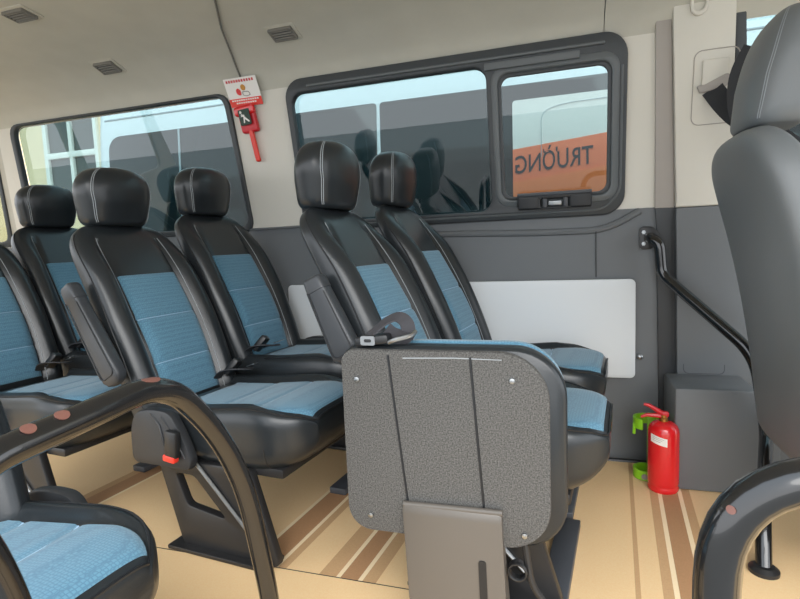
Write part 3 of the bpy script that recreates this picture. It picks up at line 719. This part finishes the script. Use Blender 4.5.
# ------------------------------------------------------------------ sticker and emergency hammer on the pillar
def slopemap(cx, cz, off, rot=0., lean=0.):
    cr, sr = math.cos(rot), math.sin(rot)
    return lambda u, v, w: (cx+u*cr-v*sr, S(cz+u*sr+v*cr)-off-w-lean*max(0, cz+u*sr+v*cr-1.643), cz+u*sr+v*cr)
SC = (-1.424, 1.700, .006)
k = tag(MB().plate(rrect(-.086, -.060, .086, .054, .003), [], .002, slopemap(*SC, lean=.34)).build('safety_sticker', 'white'), 'white sticker with a red lower band, above the red emergency hammer on the pillar', 'sticker')
MB().plate(rrect(-.086, -.060, .086, -.027, .002), [], .001, slopemap(SC[0], SC[1], .0085, lean=.34)).build('red_band', 'orangered', k)
mb = MB()
for i in range(11): mb.plate(rrect(-.074+i*.0136, .036, -.066+i*.0136, .046, .001), [], .001, slopemap(SC[0], SC[1], .0085, lean=.34))
mb.build('heading_print', 'redplastic', k)
mb = MB()
for r_, z in enumerate((-.034, -.045)):
    for i in range(12-3*r_): mb.plate(rrect(-.072+i*.0122+r_*.02, z-.003, -.063+i*.0122+r_*.02, z+.003, .001), [], .001, slopemap(SC[0], SC[1], .0095, lean=.34))
mb.build('band_print', 'white', k)
MB().plate([(.013*math.cos(a)*.95-.006+.012, .014+.012*math.sin(a)) for a in [2*PI*i/20 for i in range(20)]], [], .001, slopemap(SC[0], SC[1], .0085, lean=.34)).build('picture_cap', 'brass', k)
MB().plate(rpoly([(-.034, .008), (-.022, .014), (-.010, .004), (-.012, -.014), (-.024, -.016), (-.036, -.006)], .006), [], .001, slopemap(SC[0], SC[1], .0087, lean=.34)).build('picture_mark', 'red', k)
MB().plate(rpoly([(-.004, .0), (.03, -.002), (.036, -.018), (.012, -.022), (-.006, -.016)], .006), [rpoly([(.0, -.003), (.027, -.005), (.032, -.016), (.012, -.019), (-.003, -.014)], .005)], .001, slopemap(SC[0], SC[1], .0086, lean=.34)).build('picture_outline', 'ink', k)
HC = (-1.425, 1.585)
h = thing('emergency_hammer', (HC[0], S(HC[1]), HC[1]), 'red emergency window hammer in its holder, hung on the pillar between the windows', 'hammer')
def hm(off, rot=.10):
    f = slopemap(HC[0], HC[1], off, rot)
    def g(u, v, w):
        p = f(u, v, w); return (p[0]-HC[0], p[1]-S(HC[1]), p[2]-HC[1])
    return g
MB().plate(rrect(-.046, -.065, .042, .058, .012), [], .026, hm(.016), .006).build('holder', 'redplastic', h)
MB().plate(rrect(-.058, .012, .05, .052, .012), [], .030, hm(.026), .008).build('hammer_head', 'red', h)
MB().plate(rrect(-.012, -.20, .012, -.05, .009), [], .018, hm(.020), .006).build('hammer_handle', 'orangered', h)
MB().plate(rrect(-.032, -.036, .028, .034, .006), [], .003, hm(.044), .001).build('escape_label', 'darkgreen', h)
mb = MB().plate([(.006*math.cos(a)-.018, .022+.006*math.sin(a)) for a in [2*PI*i/14 for i in range(14)]], [], .001, hm(.0465))
for seg in ([(-.020, .012), (-.012, .014), (.006, -.006), (.0, -.010)], [(-.022, .002), (-.018, .006), (-.002, .010), (.0, .004)], [(.004, -.004), (.022, -.022), (.016, -.026), (-.002, -.010)], [(-.002, -.006), (-.006, -.026), (-.012, -.026), (-.008, -.002)]):
    mb.plate(seg, [], .001, hm(.0465))
mb.build('running_figure', 'white', h)

# ------------------------------------------------------------------ ceiling vents and cable
def vent(x, y, label):
    a = math.atan2(zc(y+.02)-zc(y-.02), .04)
    v = thing('air_vent', (x, y, zc(y)-.001), label, 'vent', 'ceiling air vents'); v.rotation_euler = (a, 0, 0)
    MB().plate(rrect(-.068, -.050, .068, .050, .008), [], .006, lambda p, q, w: (p, q, w-.002), .002).build('base_plate', 'headliner', v)
    MB().plate(rrect(-.054, -.036, .054, .036, .006), [rrect(-.046, -.028, .046, .028, .004)], .014, lambda p, q, w: (p, q, w-.009), .003).build('frame', 'bumpy', v)
    MB().plate(rrect(-.047, -.029, .047, .029, .004), [], .003, lambda p, q, w: (p, q, w-.006)).build('grille_back', 'darker_trim', v)
    for i in range(4): MB().box((0, -.021+i*.014, -.011), (.092, .0065, .007), .001, Matrix.Rotation(.4, 3, 'X')).build('slat', 'bumpy', v)
vent(-1.102, 2.017, 'ceiling vent above the sliding window, right of the hanging cable')
vent(-2.034, 2.026, 'ceiling vent left of the cable, above the left window')
vent(-2.015, 1.603, 'ceiling vent nearest the top left corner of the photo')
cp = [(-1.05, 1.40), (-1.24, 1.764), (-1.33, 1.92), (-1.387, 2.056), (-1.415, 2.135), (-1.426, 2.185), (-1.428, 2.205)]
tag(MB().tube(resample([(x, y, zc(y)-.004) for x, y in cp], 40), .0042, 8).build('ceiling_cable', 'bumpy'), 'thin grey cable running down the ceiling to the pillar sticker', 'cable')

# ------------------------------------------------------------------ front pillar: belt and hook
a = thing('seat_belt', (.52, S(1.45)-.02, 1.45), 'black driver seat belt coming out of the cream pillar slot beside the big front seat', 'seat belt')
def am(off):
    return lambda u, v, w: (u-.52, S(v)-off-w-(S(1.45)-.02), v-1.45)
MB().plate(rrect(.452, 1.355, .60, 1.610, .028), [rrect(.4545, 1.3575, .5975, 1.6075, .026)], .005, am(.028), .001).build('guide_outline', 'groove', a)
MB().plate(rrect(.480, 1.485, .565, 1.575, .006), [], .014, am(.032), .004).build('height_adjuster', 'cream', a)
MB().plate(rpoly([(.463, 1.49), (.475, 1.463), (.56, 1.478), (.578, 1.51), (.56, 1.523), (.49, 1.492)], .008), [], .012, am(.036), .004).build('guide_loop', 'groove', a)
bx = lambda p: (p[0]-.52, p[1]-(S(1.45)-.02), p[2]-1.45)
MB().tube([bx(p) for p in resample(fillet([(.515, 2.225, 1.475), (.55, 2.19, 1.40), (.59, 2.12, 1.325), (.66, 2.06, 1.27), (.80, 2.02, 1.12), (1.0, 2.01, .62)], .05), 30)], 0, flat=(.07, .004, (-.4, -1, .3))).build('webbing', 'webbing', a)
MB().tube([bx(p) for p in resample(fillet([(.615, 2.14, 1.58), (.575, 2.15, 1.50), (.570, 2.15, 1.40), (.585, 2.13, 1.32), (.64, 2.09, 1.28)], .06), 24)], 0, flat=(.055, .003, (-.3, -1, 0))).build('webbing', 'webbing', a)
tag(MB().plate(rpoly([(-.035, .03), (.03, .035), (.022, -.03), (-.005, -.042), (-.03, -.028)], .016), [rpoly([(-.022, .02), (.018, .023), (.013, -.018), (-.005, -.026), (-.02, -.016)], .01)], .014, lambda u, v, w: (.462+u, S(1.76+v)-.034-w, 1.76+v), .004).build('coat_hook', 'cream'), 'small cream coat hook at the top of the front pillar', 'hook')

# ------------------------------------------------------------------ outside
tag(MB().box((-1, 8, -.72), (60, 40, .1)).build('ground', 'ground'), kind='structure')
v = thing('parked_van', (0, 4.0, -.65), 'white van parked alongside, its dark windows seen through the left and sliding windows', 'van')
prof = [(-.93, .35), (-.96, .9), (-.95, 1.75), (-.90, 2.5), (-.84, 2.95), (-.72, 3.12), (.72, 3.12), (.84, 2.95), (.90, 2.5), (.95, 1.75), (.96, .9), (.93, .35)]
def vsec(x, k=1., dz=0.): return [(x, y*k, z+dz*(1 if z > 2 else 0)) for y, z in prof]
MB().loft([vsec(-3.30, .93, -.08), vsec(-3.27, .975, -.03), vsec(-3.20, 1), vsec(2.6, 1), vsec(2.9, .97, -.3), vsec(3.1, .9, -.9)]).build('body', 'vanwhite', v)
def vy(z): return -interp(z, [.35, .9, 1.75, 2.5, 2.95], [.93, .96, .95, .90, .84])
vm = lambda off: (lambda u, q, w: (u, vy(q)-off+w, q))
MB().plate(rrect(-3.16, 1.55, -1.088, 2.475, [.03, .02, .02, .10]), [], .010, vm(.004), .003).build('side_window', 'vanglass', v)
MB().plate(rrect(-1.066, 1.55, 2.2, 2.475, [.02, .1, .1, .02]), [], .010, vm(.004), .003).build('side_window', 'vanglass', v)
MB().plate(rrect(-2.545, 1.56, -2.530, 2.47, .002), [], .006, vm(.012)).build('window_divider', 'vanline', v)
mb = MB().tube([(x, vy(2.60)-.002, 2.60) for x in (-3.2, 0, 2.5)], .006, 6)
mb.build('roof_crease', 'vanline', v)
for x in (-2.2, 2.0):
    wv = MB().lathe([(0, -.1), (.30, -.1), (.34, -.07), (.34, .07), (.30, .1), (0, .1)], (x, -.86, .36), 28, 'y').build('wheel', 'rubber', v)
    MB().lathe([(0, .0), (.20, .0), (.18, .012), (0, .02)], (x, -.955, .36), 24, 'y').build('hubcap', 'steel', wv)
rfl = MB().plate(rrect(-.275, 1.66, 1.0, 2.385, [.01, .01, .01, .02]), [], .004, vm(.016)).build('painted_reflection', 'reflwhite', v)  # reflection of a vehicle in the dark glass, painted as a flat sheet
rfl['label'] = 'painted reflection of a white and orange vehicle with mirrored black lettering'
MB().plate([(-.275, 1.66), (1.0, 1.68), (1.0, 2.175), (.25, 2.165), (-.275, 2.115)], [], .003, vm(.019)).build('orange_band', 'reflorange', rfl)
MB().plate([(-.275, 1.66), (1.0, 1.66), (1.0, 2.01), (.25, 1.99), (-.275, 1.935)], [], .003, vm(.022)).build('amber_band', 'reflamber', rfl)
MB().tube(fillet([(-.12, vy(1.9)-.022, 2.06), (-.12, vy(2.3)-.022, 2.31), (.0, vy(2.34)-.022, 2.34), (.95, vy(2.36)-.022, 2.36)], .06), .0016, 6).build('panel_line', 'vanline', rfl)
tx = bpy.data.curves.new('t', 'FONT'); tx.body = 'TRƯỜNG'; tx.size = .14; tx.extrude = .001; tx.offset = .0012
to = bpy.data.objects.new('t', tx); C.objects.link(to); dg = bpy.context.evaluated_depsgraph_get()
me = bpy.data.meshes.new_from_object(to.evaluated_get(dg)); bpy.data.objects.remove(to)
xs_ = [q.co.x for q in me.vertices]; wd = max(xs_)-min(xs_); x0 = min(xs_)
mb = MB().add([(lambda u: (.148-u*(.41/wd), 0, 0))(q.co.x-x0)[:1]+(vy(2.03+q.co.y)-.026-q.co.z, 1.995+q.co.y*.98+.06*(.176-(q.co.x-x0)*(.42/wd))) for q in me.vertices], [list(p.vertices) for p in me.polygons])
mb.build('lettering', 'letter', rfl)  # sign text inside the painted reflection, hence reversed
h = thing('house', (-7.0, 5.6, -.65), 'pale yellow house with a white-framed window, behind the left van window', 'house')
MB().box((0, 2.0, 2.2), (9, 4, 4.4)).build('wall', 'house', h)
f = MB().plate(rrect(.43, 2.42, 1.38, 3.62, .01), [rrect(.50, 2.48, .88, 2.98, .005), rrect(.94, 2.48, 1.32, 2.98, .005), rrect(.50, 3.06, .88, 3.56, .005), rrect(.94, 3.06, 1.32, 3.56, .005)], .06, lambda u, q, w: (u-.25, -.02+w, q), .01).build('window_frame', 'housewhite', h)
MB().plate(rrect(.45, 2.44, 1.36, 3.60, .01), [], .01, lambda u, q, w: (u-.25, -.005+w, q)).build('window_pane', 'housepane', f)
MB().box((-2.2, .0, 3.62), (3.6, 1.2, .12), .02, Matrix.Rotation(.12, 3, 'X')).build('awning', 'eave', h)
MB().box((0, 2, 4.5), (9.6, 4.9, .2), .02).build('roof', 'eave', h)

# ------------------------------------------------------------------ light, sky, camera
wd_ = bpy.data.worlds.new('sky'); bpy.context.scene.world = wd_; wd_.use_nodes = True
nt = wd_.node_tree; bg = nt.nodes['Background']
tc = nt.nodes.new('ShaderNodeTexCoord'); sp = nt.nodes.new('ShaderNodeSeparateXYZ'); rp = nt.nodes.new('ShaderNodeValToRGB')
nt.links.new(tc.outputs['Generated'], sp.inputs[0]); nt.links.new(sp.outputs['Z'], rp.inputs['Fac'])
rp.color_ramp.elements[0].position = 0; rp.color_ramp.elements[0].color = (.95, .97, 1, 1)
rp.color_ramp.elements[1].position = .8; rp.color_ramp.elements[1].color = (.80, .90, 1, 1)
nt.links.new(rp.outputs['Color'], bg.inputs['Color']); bg.inputs['Strength'].default_value = 1.5
sun = bpy.data.lights.new('sun', 'SUN'); sun.energy = 1.7; sun.angle = .9; sun.color = (1, .97, .93)
so = bpy.data.objects.new('sun', sun); C.objects.link(so)
so.rotation_euler = Vector((-.32, .72, -.60)).to_track_quat('-Z', 'Y').to_euler()

cam = bpy.data.cameras.new('camera'); co = bpy.data.objects.new('camera', cam); C.objects.link(co)
cam.sensor_fit = 'HORIZONTAL'; cam.sensor_width = 36; cam.lens = 522/800*36; cam.clip_start = .02
right = Vector((.95318964, .29962916, -.04064317)); down = Vector((-.00842374, -.10804809, -.99410998)); fwd = Vector((-.30225575, .94791771, -.10046632))
co.matrix_world = Matrix(((right.x, -down.x, -fwd.x, 0), (right.y, -down.y, -fwd.y, 0), (right.z, -down.z, -fwd.z, .95), (0, 0, 0, 1)))
sc = bpy.context.scene; sc.camera = co
vs_ = sc.view_settings; vs_.view_transform = 'Standard'; vs_.look = 'None'; vs_.exposure = .93; vs_.gamma = 1; vs_.use_curve_mapping = False
